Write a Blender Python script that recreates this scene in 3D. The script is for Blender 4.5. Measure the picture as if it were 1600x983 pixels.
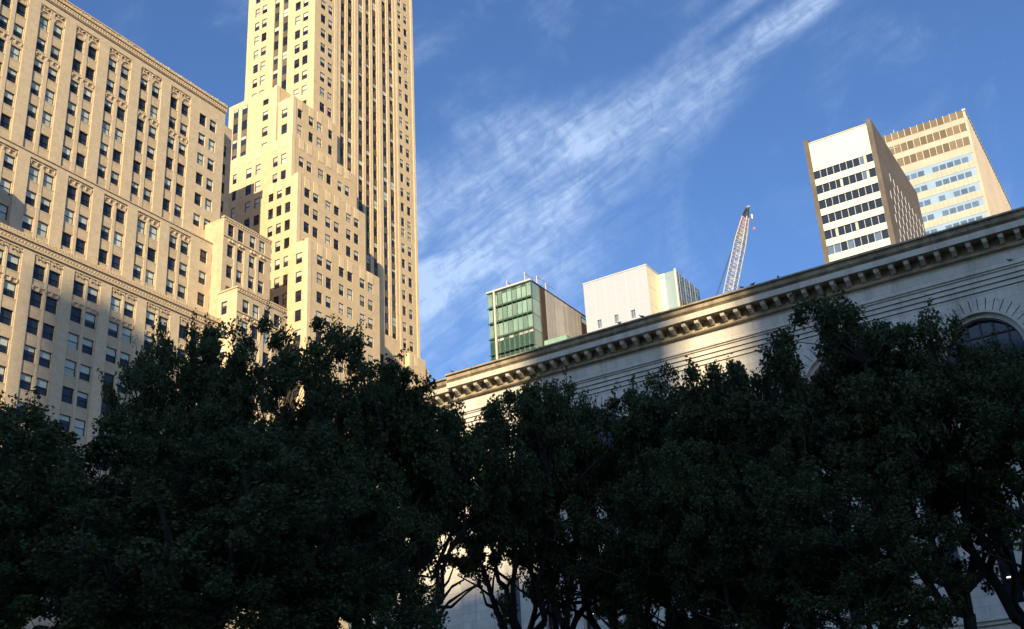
import bpy, math, random
import numpy as np
from mathutils import Vector, Matrix
R = math.radians
for o in list(bpy.data.objects): bpy.data.objects.remove(o)
SC = bpy.context.scene
COL = SC.collection

# ------------------------------------------------------------------ camera
YAW, PITCH, ROLL = R(60.4549), R(23.4018), R(-3.8529)
CAM = np.array([0.0, 0.0, 1.6])
F_PX, CX, CY = 1820.53, 839.705, 521.54
_f = np.array([math.sin(YAW)*math.cos(PITCH), math.cos(YAW)*math.cos(PITCH), math.sin(PITCH)])
_r = np.cross(_f, [0, 0, 1]); _r /= np.linalg.norm(_r); _u = np.cross(_r, _f)
RV = _r*math.cos(ROLL)+_u*math.sin(ROLL); UV = -_r*math.sin(ROLL)+_u*math.cos(ROLL)
cd = bpy.data.cameras.new('camera'); cam = bpy.data.objects.new('camera', cd); COL.objects.link(cam)
M = Matrix(((RV[0], UV[0], -_f[0], 0), (RV[1], UV[1], -_f[1], 0), (RV[2], UV[2], -_f[2], 1.6), (0, 0, 0, 1)))
cam.matrix_world = M
cd.sensor_width = 36.0; cd.sensor_fit = 'HORIZONTAL'; cd.lens = F_PX/1600*36
cd.shift_x = (800-CX)/1600; cd.shift_y = (CY-491.5)/1600
cd.clip_start = 0.1; cd.clip_end = 8000
SC.camera = cam

def proj(p):
    d = np.array(p, float)-CAM; z = d@_f
    if z < 1: return (-9999, -9999)
    return (CX+F_PX*(d@RV)/z, CY-F_PX*(d@UV)/z)

# ------------------------------------------------------------------ node helper
class NT:
    def __init__(s, tree): s.t = tree; s.n = tree.nodes; s.l = tree.links
    def node(s, typ, **kw):
        nd = s.n.new(typ)
        for k, v in kw.items():
            if k == 'inp':
                for a, b in v.items():
                    if hasattr(b, 'is_output'): s.l.new(b, nd.inputs[a])
                    else: nd.inputs[a].default_value = b
            else: setattr(nd, k, v)
        return nd
    def m(s, op, a, b=0.0, c=None, clamp=False):
        nd = s.n.new('ShaderNodeMath'); nd.operation = op; nd.use_clamp = clamp
        for i, x in enumerate((a, b) if c is None else (a, b, c)):
            if hasattr(x, 'is_output'): s.l.new(x, nd.inputs[i])
            else: nd.inputs[i].default_value = x
        return nd.outputs[0]
    def dot(s, a, v):
        nd = s.n.new('ShaderNodeVectorMath'); nd.operation = 'DOT_PRODUCT'
        s.l.new(a, nd.inputs[0]); nd.inputs[1].default_value = v
        return nd.outputs['Value']
    def smooth(s, x, lo, hi, a=0.0, b=1.0):
        nd = s.n.new('ShaderNodeMapRange'); nd.interpolation_type = 'SMOOTHSTEP'
        s.l.new(x, nd.inputs[0])
        for i, v in enumerate((lo, hi, a, b)):
            if hasattr(v, 'is_output'): s.l.new(v, nd.inputs[i+1])
            else: nd.inputs[i+1].default_value = v
        return nd.outputs[0]
    def mix(s, f, a, b, blend='MIX'):
        nd = s.n.new('ShaderNodeMix'); nd.data_type = 'RGBA'; nd.blend_type = blend
        for i, x in ((0, f), (6, a), (7, b)):
            if hasattr(x, 'is_output'): s.l.new(x, nd.inputs[i])
            elif i == 0: nd.inputs[0].default_value = x
            else: nd.inputs[i].default_value = (*x, 1) if len(x) == 3 else x
        return nd.outputs[2]

# ------------------------------------------------------------------ light
SUN_EL, SUN_AZ = R(21.5), R(22.8)         # azimuth measured from -X (park west) towards -Y (park south)
sunv = Vector((-math.cos(SUN_EL)*math.cos(SUN_AZ), -math.cos(SUN_EL)*math.sin(SUN_AZ), math.sin(SUN_EL)))
W = bpy.data.worlds.new('World'); SC.world = W; W.use_nodes = True
wt = NT(W.node_tree); W.node_tree.nodes.clear()
sky = wt.node('ShaderNodeTexSky', sky_type='NISHITA', sun_disc=False)
sky.sun_elevation = SUN_EL
sky.sun_rotation = math.atan2(sunv.x, sunv.y)
sky.altitude = 0; sky.air_density = 1.0; sky.dust_density = 0.9; sky.ozone_density = 2.2
tc = wt.node('ShaderNodeTexCoord'); D = tc.outputs['Generated']
def nrm(v): v = np.array(v, float); return v/np.linalg.norm(v)
a_ = nrm((.745, .47, .47)); b_ = nrm((.782, .157, .603))
n_ = nrm(np.cross(a_, b_)); e1 = a_; e2 = nrm(np.cross(n_, a_))
along = wt.m('ARCTAN2', wt.dot(D, tuple(e2)), wt.dot(D, tuple(e1)))      # 0 at a_, about .36 at b_
across = wt.dot(D, tuple(n_))
comb = wt.node('ShaderNodeCombineXYZ', inp={0: wt.m('MULTIPLY', along, 6.0), 1: wt.m('MULTIPLY', across, 24.0), 2: 0.0})
warp = wt.node('ShaderNodeTexNoise', inp={'Vector': comb.outputs[0], 'Scale': .8, 'Detail': 4.0})
wv = wt.node('ShaderNodeVectorMath', operation='MULTIPLY_ADD')
wt.l.new(warp.outputs['Color'], wv.inputs[0]); wv.inputs[1].default_value = (1.3, 1.5, 1.0); wt.l.new(comb.outputs[0], wv.inputs[2])
n1 = wt.node('ShaderNodeTexNoise', inp={'Vector': wv.outputs[0], 'Scale': 1.2, 'Detail': 8.0, 'Roughness': .56})
n2 = wt.node('ShaderNodeTexNoise', inp={'Vector': D, 'Scale': 55.0, 'Detail': 6.0, 'Roughness': .6, 'Distortion': 1.2})
n3 = wt.node('ShaderNodeTexNoise', inp={'Vector': D, 'Scale': 9.0, 'Detail': 7.0, 'Roughness': .6, 'Distortion': .6})
fib = wt.node('ShaderNodeTexNoise', inp={'Vector': wt.node('ShaderNodeCombineXYZ', inp={0: wt.m('MULTIPLY', along, 14.0), 1: wt.m('MULTIPLY', wt.m('ADD', across, wt.m('MULTIPLY', n1.outputs[0], .02)), 190.0), 2: 0.0}).outputs[0], 'Scale': 1.0, 'Detail': 5.0, 'Roughness': .6})
rip0 = wt.m('MULTIPLY', wt.smooth(n1.outputs[0], .26, .74), wt.smooth(n2.outputs[0], .22, .66, .45, 1.0))
rip = wt.m('MULTIPLY', rip0, wt.smooth(fib.outputs[0], .28, .66, .62, 1.0))
width = wt.smooth(along, -.08, .38, .118, .014)
shift = wt.m('MULTIPLY', wt.m('SUBTRACT', n3.outputs[0], .5), .05)
ac = wt.m('ABSOLUTE', wt.m('ADD', across, shift))
band = wt.m('POWER', wt.smooth(wt.m('DIVIDE', ac, width), 1.0, 0.0), .8)
band = wt.m('MULTIPLY', band, wt.smooth(along, .75, .30, .3, 1.0))
ac2 = wt.m('ABSOLUTE', wt.m('ADD', wt.m('SUBTRACT', across, -.036), wt.m('MULTIPLY', shift, .3)))
streak = wt.m('MULTIPLY', wt.smooth(wt.m('DIVIDE', ac2, .012), 1.0, 0.0), wt.smooth(along, .16, .30, 0.0, .55))
veil = wt.m('MULTIPLY', wt.smooth(n3.outputs[0], .48, .72), .34)
lowv = wt.m('MULTIPLY', wt.smooth(wt.dot(D, (0, 0, 1)), .58, .36, 0.0, .6), wt.smooth(n3.outputs[0], .32, .62))
lowv = wt.m('MULTIPLY', lowv, wt.smooth(wt.dot(D, (0, 1, 0)), .30, .46))
dens = wt.m('ADD', wt.m('MULTIPLY', wt.m('ADD', band, streak), rip), wt.m('MULTIPLY', wt.m('ADD', veil, lowv), rip))
dens = wt.m('MINIMUM', wt.m('MULTIPLY', dens, .70), .60)
skyc = wt.mix(1.0, sky.outputs[0], (.83, 1.10, 1.50), 'MULTIPLY')
cloudc = (6.2, 7.8, 10.2)
col = wt.mix(dens, skyc, cloudc)
bg = wt.node('ShaderNodeBackground', inp={'Color': col, 'Strength': .0755})
out = wt.node('ShaderNodeOutputWorld'); wt.l.new(bg.outputs[0], out.inputs[0])

sd = bpy.data.lights.new('sun', 'SUN'); so = bpy.data.objects.new('sun', sd); COL.objects.link(so)
sd.energy = 4.9; sd.angle = R(.53); sd.color = (1.0, .80, .49)
so.rotation_euler = sunv.to_track_quat('Z', 'Y').to_euler(); so.location = (-300, -120, 200)
vs = SC.view_settings
vs.view_transform = 'Standard'; vs.look = 'None'; vs.exposure = 0.68; vs.gamma = 1; vs.use_curve_mapping = False
SC.cycles.max_bounces = 5; SC.cycles.diffuse_bounces = 3; SC.cycles.glossy_bounces = 3
SC.cycles.transmission_bounces = 2; SC.cycles.use_denoising = True

# ------------------------------------------------------------------ materials
MATS = {}
def mat(name, col, rough=.8, metal=0.0, col2=None, scale=1.0, bump=0.0, spec=.4, emit=None, stain=0.0, course=0.0, coat=0.0, rnd=0.0, strx=(1, 1, 1)):
    if name in MATS: return MATS[name]
    m = bpy.data.materials.new(name); m.use_nodes = True; t = NT(m.node_tree)
    p = m.node_tree.nodes['Principled BSDF']
    p.inputs['Roughness'].default_value = rough; p.inputs['Metallic'].default_value = metal
    p.inputs['Specular IOR Level'].default_value = spec; p.inputs['Coat Weight'].default_value = coat
    geo = t.node('ShaderNodeNewGeometry'); P = geo.outputs['Position']
    mp = t.node('ShaderNodeMapping', inp={'Vector': P}); mp.inputs['Scale'].default_value = strx
    V = mp.outputs[0]
    c = (*col, 1)
    a = t.node('ShaderNodeTexNoise', inp={'Vector': V, 'Scale': scale, 'Detail': 7.0, 'Roughness': .65})
    if col2 is not None: c = t.mix(t.smooth(a.outputs[0], .34, .66), col, col2)
    else: c = t.mix(1.0, t.mix(t.smooth(a.outputs[0], .2, .8), (.9, .9, .9), (1.08, 1.08, 1.08)), col, 'MULTIPLY')
    if course:
        xyz = t.node('ShaderNodeSeparateXYZ', inp={0: P})
        hz = t.m('ADD', xyz.outputs[0], xyz.outputs[1])
        br = t.node('ShaderNodeTexBrick', inp={'Vector': t.node('ShaderNodeCombineXYZ', inp={0: hz, 1: xyz.outputs[2], 2: 0.0}).outputs[0],
            'Scale': 1.0, 'Mortar Size': .02*course, 'Brick Width': .9*course, 'Row Height': .32*course,
            'Color1': (1, 1, 1, 1), 'Color2': (.88, .87, .85, 1), 'Mortar': (.78, .76, .74, 1)})
        c = t.mix(.8, c, br.outputs[0], 'MULTIPLY')
    if stain:
        mp2 = t.node('ShaderNodeMapping', inp={'Vector': P}); mp2.inputs['Scale'].default_value = (1, 1, .12)
        s_ = t.node('ShaderNodeTexNoise', inp={'Vector': mp2.outputs[0], 'Scale': 1.3, 'Detail': 8.0, 'Roughness': .7})
        c = t.mix(t.m('MULTIPLY', t.smooth(s_.outputs[0], .48, .74), stain), c, (.10, .085, .07))
    if rnd:
        v = t.smooth(geo.outputs['Random Per Island'], 0, 1, 1-rnd, 1+rnd)
        vv = t.node('ShaderNodeCombineXYZ', inp={0: v, 1: v, 2: v}).outputs[0]
        c = t.mix(1.0, c, vv, 'MULTIPLY')
    if hasattr(c, 'is_output'): t.l.new(c, p.inputs['Base Color'])
    else: p.inputs['Base Color'].default_value = c
    if bump:
        b = t.node('ShaderNodeBump', inp={'Strength': bump, 'Distance': .05, 'Height': t.node('ShaderNodeTexNoise', inp={'Vector': V, 'Scale': scale*6, 'Detail': 6.0}).outputs[0]})
        t.l.new(b.outputs[0], p.inputs['Normal'])
    if emit:
        p.inputs['Emission Color'].default_value = (*emit[0], 1); p.inputs['Emission Strength'].default_value = emit[1]
    MATS[name] = m; return m

BRICK = mat('tan_brick', (.60, .48, .325), .85, col2=(.51, .405, .275), scale=.9, bump=.25, course=.55, stain=.16)
BRICKP = mat('pier_brick', (.66, .535, .365), .85, col2=(.58, .465, .315), scale=1.1, bump=.25, course=.55, stain=.04)
ORN = mat('terracotta_trim', (.64, .50, .33), .8, col2=(.46, .35, .22), scale=5.0, bump=.5)
PALE = mat('pale_brick', (.69, .535, .335), .85, col2=(.61, .47, .295), scale=.7, bump=.15, course=.5, stain=.05)
PALEP = mat('pale_brick_pier', (.74, .58, .37), .85, col2=(.66, .515, .325), scale=.7, bump=.15, stain=.04)
SPAN = mat('spandrel_metal', (.10, .083, .062), .6, col2=(.15, .125, .09), scale=.7, rnd=.25)
DGLASS = mat('window_glass', (.018, .026, .045), .06, spec=.5, rnd=.5)
BLIND = mat('window_blind', (.50, .54, .47), .55, col2=(.40, .45, .42), scale=.35, coat=.4, rnd=.25)
BLINDW = mat('window_blind_pale', (.56, .54, .48), .55, col2=(.40, .385, .34), scale=.35, coat=.3, rnd=.2)
FRAME = mat('window_frame', (.035, .045, .04), .5)
FRAMEB = mat('window_frame_bronze', (.04, .033, .028), .5)
MARBLE = mat('weathered_marble', (.70, .655, .575), .75, col2=(.58, .54, .475), scale=.55, bump=.3, stain=.42, course=1.7)
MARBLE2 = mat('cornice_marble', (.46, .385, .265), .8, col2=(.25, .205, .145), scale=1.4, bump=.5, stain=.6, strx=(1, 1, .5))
CORONA = mat('corona_marble', (.66, .60, .48), .78, col2=(.52, .47, .38), scale=1.1, bump=.4, stain=.4, strx=(1, 1, .4))
JOINT = mat('dark_joint', (.06, .055, .05), .9)
ROOF = mat('roof_membrane', (.18, .17, .16), .9)
WHITEP = mat('white_panel', (.40, .425, .50), .6, col2=(.39, .412, .487), scale=.08)
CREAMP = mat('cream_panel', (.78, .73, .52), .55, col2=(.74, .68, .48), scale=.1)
TEAL = mat('pale_teal_glass', (.25, .33, .38), .25, col2=(.28, .36, .41), scale=.1, spec=.5)
GRNG = mat('green_glass', (.17, .27, .225), .10, col2=(.24, .35, .29), scale=.14, spec=.6, rnd=.3)
GRND = mat('dark_green_glass', (.035, .075, .05), .12, spec=.6)
GRNP = mat('green_spandrel', (.07, .12, .09), .35)
TANM = mat('tan_metal_panel', (.40, .365, .325), .5, col2=(.34, .31, .275), scale=.2, rnd=.15)
DBROWN = mat('dark_brown_panel', (.06, .035, .026), .7, col2=(.045, .028, .02), scale=.4)
BRBRICK = mat('brown_brick', (.155, .13, .112), .85, col2=(.115, .097, .085), scale=.25, course=1.2)
CREAM = mat('cream_spandrel', (.74, .71, .56), .5, col2=(.70, .67, .53), scale=.1)
MULL = mat('aluminium_mullion', (.55, .52, .46), .4)
TANC = mat('tan_concrete', (.48, .415, .345), .7, col2=(.42, .365, .305), scale=.3, rnd=.05)
LOUV = mat('brown_louvre', (.15, .115, .075), .7, rnd=.25)
BLUEG = mat('blue_window_glass', (.25, .36, .50), .15, col2=(.30, .41, .55), scale=.1, spec=.5)
BLUED = mat('blue_dark_glass', (.10, .15, .24), .12, spec=.5, rnd=.2)
WSTEEL = mat('white_painted_steel', (.50, .50, .48), .45)
YSTEEL = mat('ochre_painted_steel', (.55, .50, .34), .5)
OSTEEL = mat('orange_painted_steel', (.58, .44, .34), .5)
DSTEEL = mat('dark_steel', (.05, .06, .055), .5)
FLAGM = mat('orange_flag_cloth', (.75, .16, .10), .8)
BARK = mat('plane_bark', (.022, .02, .017), .95, col2=(.04, .036, .03), scale=2.5, bump=.6)
PIG = mat('pigeon_feathers', (.06, .065, .08), .6, col2=(.10, .10, .12), scale=14)
LAMP = mat('ceiling_tube', (.9, .9, .9), .5, emit=((1.0, .93, .78), 2.6))
ASPH = mat('asphalt', (.05, .05, .052), .9, col2=(.065, .065, .065), scale=1.5, bump=.3)
PAVE = mat('paving', (.26, .25, .23), .9, col2=(.2, .19, .18), scale=1.0, course=2.0)
GRASSM = mat('park_grass', (.045, .075, .02), .95, col2=(.03, .055, .018), scale=2.0, bump=.5)
def leafmat():
    m = bpy.data.materials.new('plane_leaves'); m.use_nodes = True; t = NT(m.node_tree)
    p = m.node_tree.nodes['Principled BSDF']; p.inputs['Roughness'].default_value = .7
    p.inputs['Specular IOR Level'].default_value = .15
    g = t.node('ShaderNodeNewGeometry'); r_ = g.outputs['Random Per Island']
    c = t.mix(r_, (.044, .066, .030), (.10, .13, .052))
    oi = t.node('ShaderNodeObjectInfo')
    c = t.mix(t.m('MULTIPLY', oi.outputs['Random'], .35), c, (.05, .06, .03))
    t.l.new(c, p.inputs['Base Color'])
    tr = t.node('ShaderNodeBsdfTranslucent', inp={'Color': c}); ms = t.node('ShaderNodeMixShader', inp={0: .22})
    t.l.new(p.outputs[0], ms.inputs[1]); t.l.new(tr.outputs[0], ms.inputs[2])
    t.l.new(ms.outputs[0], m.node_tree.nodes['Material Output'].inputs[0]); return m
LEAF = leafmat()

# ------------------------------------------------------------------ mesh helpers
class MB:
    def __init__(s): s.v = []; s.f = []; s.mi = []; s.mats = []; s.smooth = False
    def mid(s, m):
        if m not in s.mats: s.mats.append(m)
        return s.mats.index(m)
    def face(s, pts, m):
        n = len(s.v); s.v += [tuple(map(float, p)) for p in pts]; s.f.append(tuple(range(n, n+len(pts)))); s.mi.append(s.mid(m))
    def box(s, x0, x1, y0, y1, z0, z1, m, skip=''):
        P = lambda a, b, c: ((x1 if a else x0), (y1 if b else y0), (z1 if c else z0))
        F = {'W': [(0,1,0),(0,0,0),(0,0,1),(0,1,1)], 'E': [(1,0,0),(1,1,0),(1,1,1),(1,0,1)],
             'S': [(0,0,0),(1,0,0),(1,0,1),(0,0,1)], 'N': [(1,1,0),(0,1,0),(0,1,1),(1,1,1)],
             'T': [(0,0,1),(1,0,1),(1,1,1),(0,1,1)], 'B': [(0,1,0),(1,1,0),(1,0,0),(0,0,0)]}
        for k, q in F.items():
            if k not in skip: s.face([P(*t) for t in q], m)
    def tube(s, a, b, ra, rb, m, n=6, caps=False):
        a = np.array(a, float); b = np.array(b, float); d = b-a; L = np.linalg.norm(d)
        if L < 1e-6: return
        d /= L; h = np.array([0, 0, 1.0]) if abs(d[2]) < .9 else np.array([1.0, 0, 0])
        u = np.cross(d, h); u /= np.linalg.norm(u); w = np.cross(d, u)
        base = len(s.v)
        for c, r_ in ((a, ra), (b, rb)):
            for i in range(n):
                t = 2*math.pi*i/n; s.v.append(tuple(c+r_*(math.cos(t)*u+math.sin(t)*w)))
        k = s.mid(m)
        for i in range(n):
            j = (i+1) % n; s.f.append((base+i, base+j, base+n+j, base+n+i)); s.mi.append(k)
        if caps:
            s.f.append(tuple(base+i for i in range(n-1, -1, -1))); s.mi.append(k)
            s.f.append(tuple(base+n+i for i in range(n))); s.mi.append(k)
    def mesh(s, name):
        me = bpy.data.meshes.new(name); me.from_pydata(s.v, [], s.f)
        for m in s.mats: me.materials.append(m)
        me.polygons.foreach_set('material_index', s.mi)
        if s.smooth: me.polygons.foreach_set('use_smooth', [True]*len(s.f))
        me.update(); return me
    def build(s, name, parent=None, world=True):
        if not s.f: return None
        o = bpy.data.objects.new(name, s.mesh(name)); COL.objects.link(o)
        if parent is not None:
            o.parent = parent
            if world: o.location = -root_loc(parent)
        return o
def root_loc(p):
    v = Vector((0, 0, 0))
    while p is not None: v = v+p.location; p = p.parent
    return v
def tag(o, label, cat, group=None, kind=None):
    o['label'] = label
    if cat: o['category'] = cat
    if group: o['group'] = group
    if kind: o['kind'] = kind
    return o
def thing(name, label, cat, loc, group=None):
    o = bpy.data.objects.new(name, None); COL.objects.link(o); o.location = loc
    o.empty_display_size = .5
    return tag(o, label, cat, group)
def PT(ax, c, u, z, d=0.0): return (u, c+d, z) if ax == 'S' else (c+d, u, z)

def facade(mb, ax, c, u0, u1, z0, z1, holes, depth, m, mr=None, tol=1e-4):
    """wall in plane c with rectangular openings that have reveals going in by depth"""
    mr = mr or m
    holes = [(max(u0, a), min(u1, b), max(z0, e), min(z1, f)) for a, b, e, f in holes if b > u0 and a < u1 and f > z0 and e < z1]
    us = sorted(set([u0, u1]+[round(h[i], 4) for h in holes for i in (0, 1)]))
    zs = sorted(set([z0, z1]+[round(h[i], 4) for h in holes for i in (2, 3)]))
    for a, b in zip(us, us[1:]):
        if b-a < tol: continue
        um = (a+b)/2; col_h = sorted((h for h in holes if h[0] < um < h[1]), key=lambda h: h[2])
        z = z0
        for h in col_h:
            if h[2] > z+tol: mb.face([PT(ax, c, a, z), PT(ax, c, b, z), PT(ax, c, b, h[2]), PT(ax, c, a, h[2])], m)
            z = max(z, h[3])
        if z < z1-tol: mb.face([PT(ax, c, a, z), PT(ax, c, b, z), PT(ax, c, b, z1), PT(ax, c, a, z1)], m)
    if depth:
        for a, b, e, f in holes:
            for (ua, za), (ub, zb) in (((a, e), (b, e)), ((b, e), (b, f)), ((b, f), (a, f)), ((a, f), (a, e))):
                mb.face([PT(ax, c, ua, za), PT(ax, c, ub, zb), PT(ax, c, ub, zb, depth), PT(ax, c, ua, za, depth)], mr)

def lbox(mb, ax, u0, u1, z0, z1, d0, d1, m, c=0.0):
    if ax == 'S': mb.box(u0, u1, c+d0, c+d1, z0, z1, m)
    else: mb.box(c+d0, c+d1, u0, u1, z0, z1, m)
def lquad(mb, ax, u0, u1, z0, z1, d, m, c=0.0):
    mb.face([PT(ax, c, u0, z0, d), PT(ax, c, u1, z0, d), PT(ax, c, u1, z1, d), PT(ax, c, u0, z1, d)], m)

# ---- windows: (ax, c, u0, u1, z0, z1); c is the plane the sash stands in
WM = {}
def win_mesh(kind, ax, w, h, fm):
    key = (kind, ax, round(w, 2), round(h, 2), fm.name)
    if key in WM: return WM[key]
    w, h = key[2], key[3]; mb = MB(); fill_win(mb, kind, ax, 0, 0, w, 0, h, fm); WM[key] = mb.mesh('window_'+kind.split('_')[0]); return WM[key]
def fill_win(mb, kind, ax, c, u0, u1, z0, z1, fm):
    w, h = u1-u0, z1-z0
    if kind == 'frame':
        t = .075
        lbox(mb, ax, u0, u0+t, z0, z1, 0, .1, fm, c); lbox(mb, ax, u1-t, u1, z0, z1, 0, .1, fm, c)
        lbox(mb, ax, u0+t, u1-t, z0, z0+t, 0, .1, fm, c); lbox(mb, ax, u0+t, u1-t, z1-t, z1, 0, .1, fm, c)
        lbox(mb, ax, u0+t, u1-t, z0+h*.5-.035, z0+h*.5+.035, -.01, .08, fm, c)
    elif kind == 'pane':
        lquad(mb, ax, u0+.06, u1-.06, z0+h*.5, z1-.06, .06, DGLASS, c)
        lquad(mb, ax, u0+.06, u1-.06, z0+.06, z0+h*.5, .085, DGLASS, c)
    elif kind.startswith('blind'):
        _, f, which = kind.split('_'); f = float(f)
        bm_ = BLIND if which == 'g' else BLINDW
        a, b = z0+h*(1-f), z1-.075
        mid = z0+h*.5
        if a < mid-.03:
            lquad(mb, ax, u0+.11, u1-.11, mid+.03, b, .05, bm_, c); lquad(mb, ax, u0+.11, u1-.11, max(a, z0+.08), mid-.03, .07, bm_, c)
        else: lquad(mb, ax, u0+.11, u1-.11, a, b, .05, bm_, c)
def windows(root, wl, fm, pblind=.6, pw=.0, cap=100, seed=1, big=.25):
    rnd = random.Random(seed); info = []
    for (ax, c, u0, u1, z0, z1) in wl:
        p = [proj(PT(ax, c, u, z)) for u in (u0, u1) for z in (z0, z1)]
        xs = [q[0] for q in p]; ys = [q[1] for q in p]; cx_, cy_ = sum(xs)/4, sum(ys)/4
        inf = -5 < cx_ < 1605 and -5 < cy_ < 700
        area = (max(xs)-min(xs))*(max(ys)-min(ys))
        b = None
        if rnd.random() < pblind:
            f = .93 if rnd.random() < big else rnd.choice((.3, .4, .48, .48, .55))
            b = 'blind_%.2f_%s' % (f, 'p' if rnd.random() < pw else 'g')
        info.append((inf, area, (ax, c, u0, u1, z0, z1), b))
    info.sort(key=lambda t: (-int(t[0]), -t[1]))
    rest = MB()
    for i, (inf, area, (ax, c, u0, u1, z0, z1), b) in enumerate(info):
        if i < cap and inf:
            w, h = u1-u0, z1-z0
            o = bpy.data.objects.new('window', win_mesh('frame', ax, w, h, fm)); COL.objects.link(o); o.parent = root
            o.location = Vector(PT(ax, c, u0, z0))-root_loc(root)
            q = bpy.data.objects.new('pane', win_mesh('pane', ax, w, h, fm)); COL.objects.link(q); q.parent = o
            if b: q = bpy.data.objects.new('blind', win_mesh(b, ax, w, h, fm)); COL.objects.link(q); q.parent = o
        else:
            fill_win(rest, 'frame', ax, c, u0, u1, z0, z1, fm); fill_win(rest, 'pane', ax, c, u0, u1, z0, z1, fm)
            if b: fill_win(rest, b, ax, c, u0, u1, z0, z1, fm)
    if rest.f: rest.build('window', root)['kind'] = 'stuff'

def arc(mb, ax, c, uc, zc, r, t, proud, m, n=10, a0=0.0, a1=math.pi, dep=.0):
    """flat-section ring proud of plane c"""
    for i in range(n):
        A, B = a0+(a1-a0)*i/n, a0+(a1-a0)*(i+1)/n
        q = lambda ang, rr, d: PT(ax, c, uc+rr*math.cos(ang), zc+rr*math.sin(ang), d)
        mb.face([q(A, r, -proud), q(B, r, -proud), q(B, r+t, -proud), q(A, r+t, -proud)], m)
        mb.face([q(A, r+t, -proud), q(B, r+t, -proud), q(B, r+t, dep), q(A, r+t, dep)], m)
        mb.face([q(A, r, dep), q(B, r, dep), q(B, r, -proud), q(A, r, -proud)], m)

# ------------------------------------------------------------------ ground
def sheet(name, x0, x1, y0, y1, z, m):
    mb = MB(); mb.face([(x0, y0, z), (x1, y0, z), (x1, y1, z), (x0, y1, z)], m); o = mb.build(name); o['kind'] = 'structure'; return o
sheet('ground', -3000, 3000, -3000, 3000, -.15, ASPH)['label'] = 'dark city ground reaching to the horizon'
def slab(name, x0, x1, y0, y1, z0, z1, m):
    mb = MB(); mb.box(x0, x1, y0, y1, z0, z1, m, skip='B'); o = mb.build(name); o['kind'] = 'structure'; return o
slab('park_ground', -150, 64, -70, 84, -.14, 0, GRASSM)
slab('park_path', -150, 64, 20, 28, .0, .012, PAVE)
slab('pavement', -150, 60, 84.2, 88, -.14, .0, PAVE)
slab('kerb', -150, 240, 88.02, 88.3, -.14, .01, MARBLE)
sheet('road', -700, 700, 88.4, 108, -.12, ASPH)
mbx = MB()
for i in range(60): mbx.face([(-200+i*8, 98, -.112), (-197+i*8, 98, -.112), (-197+i*8, 98.15, -.112), (-200+i*8, 98.15, -.112)], MULL)
o = mbx.build('road_marking'); o['kind'] = 'structure'

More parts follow.
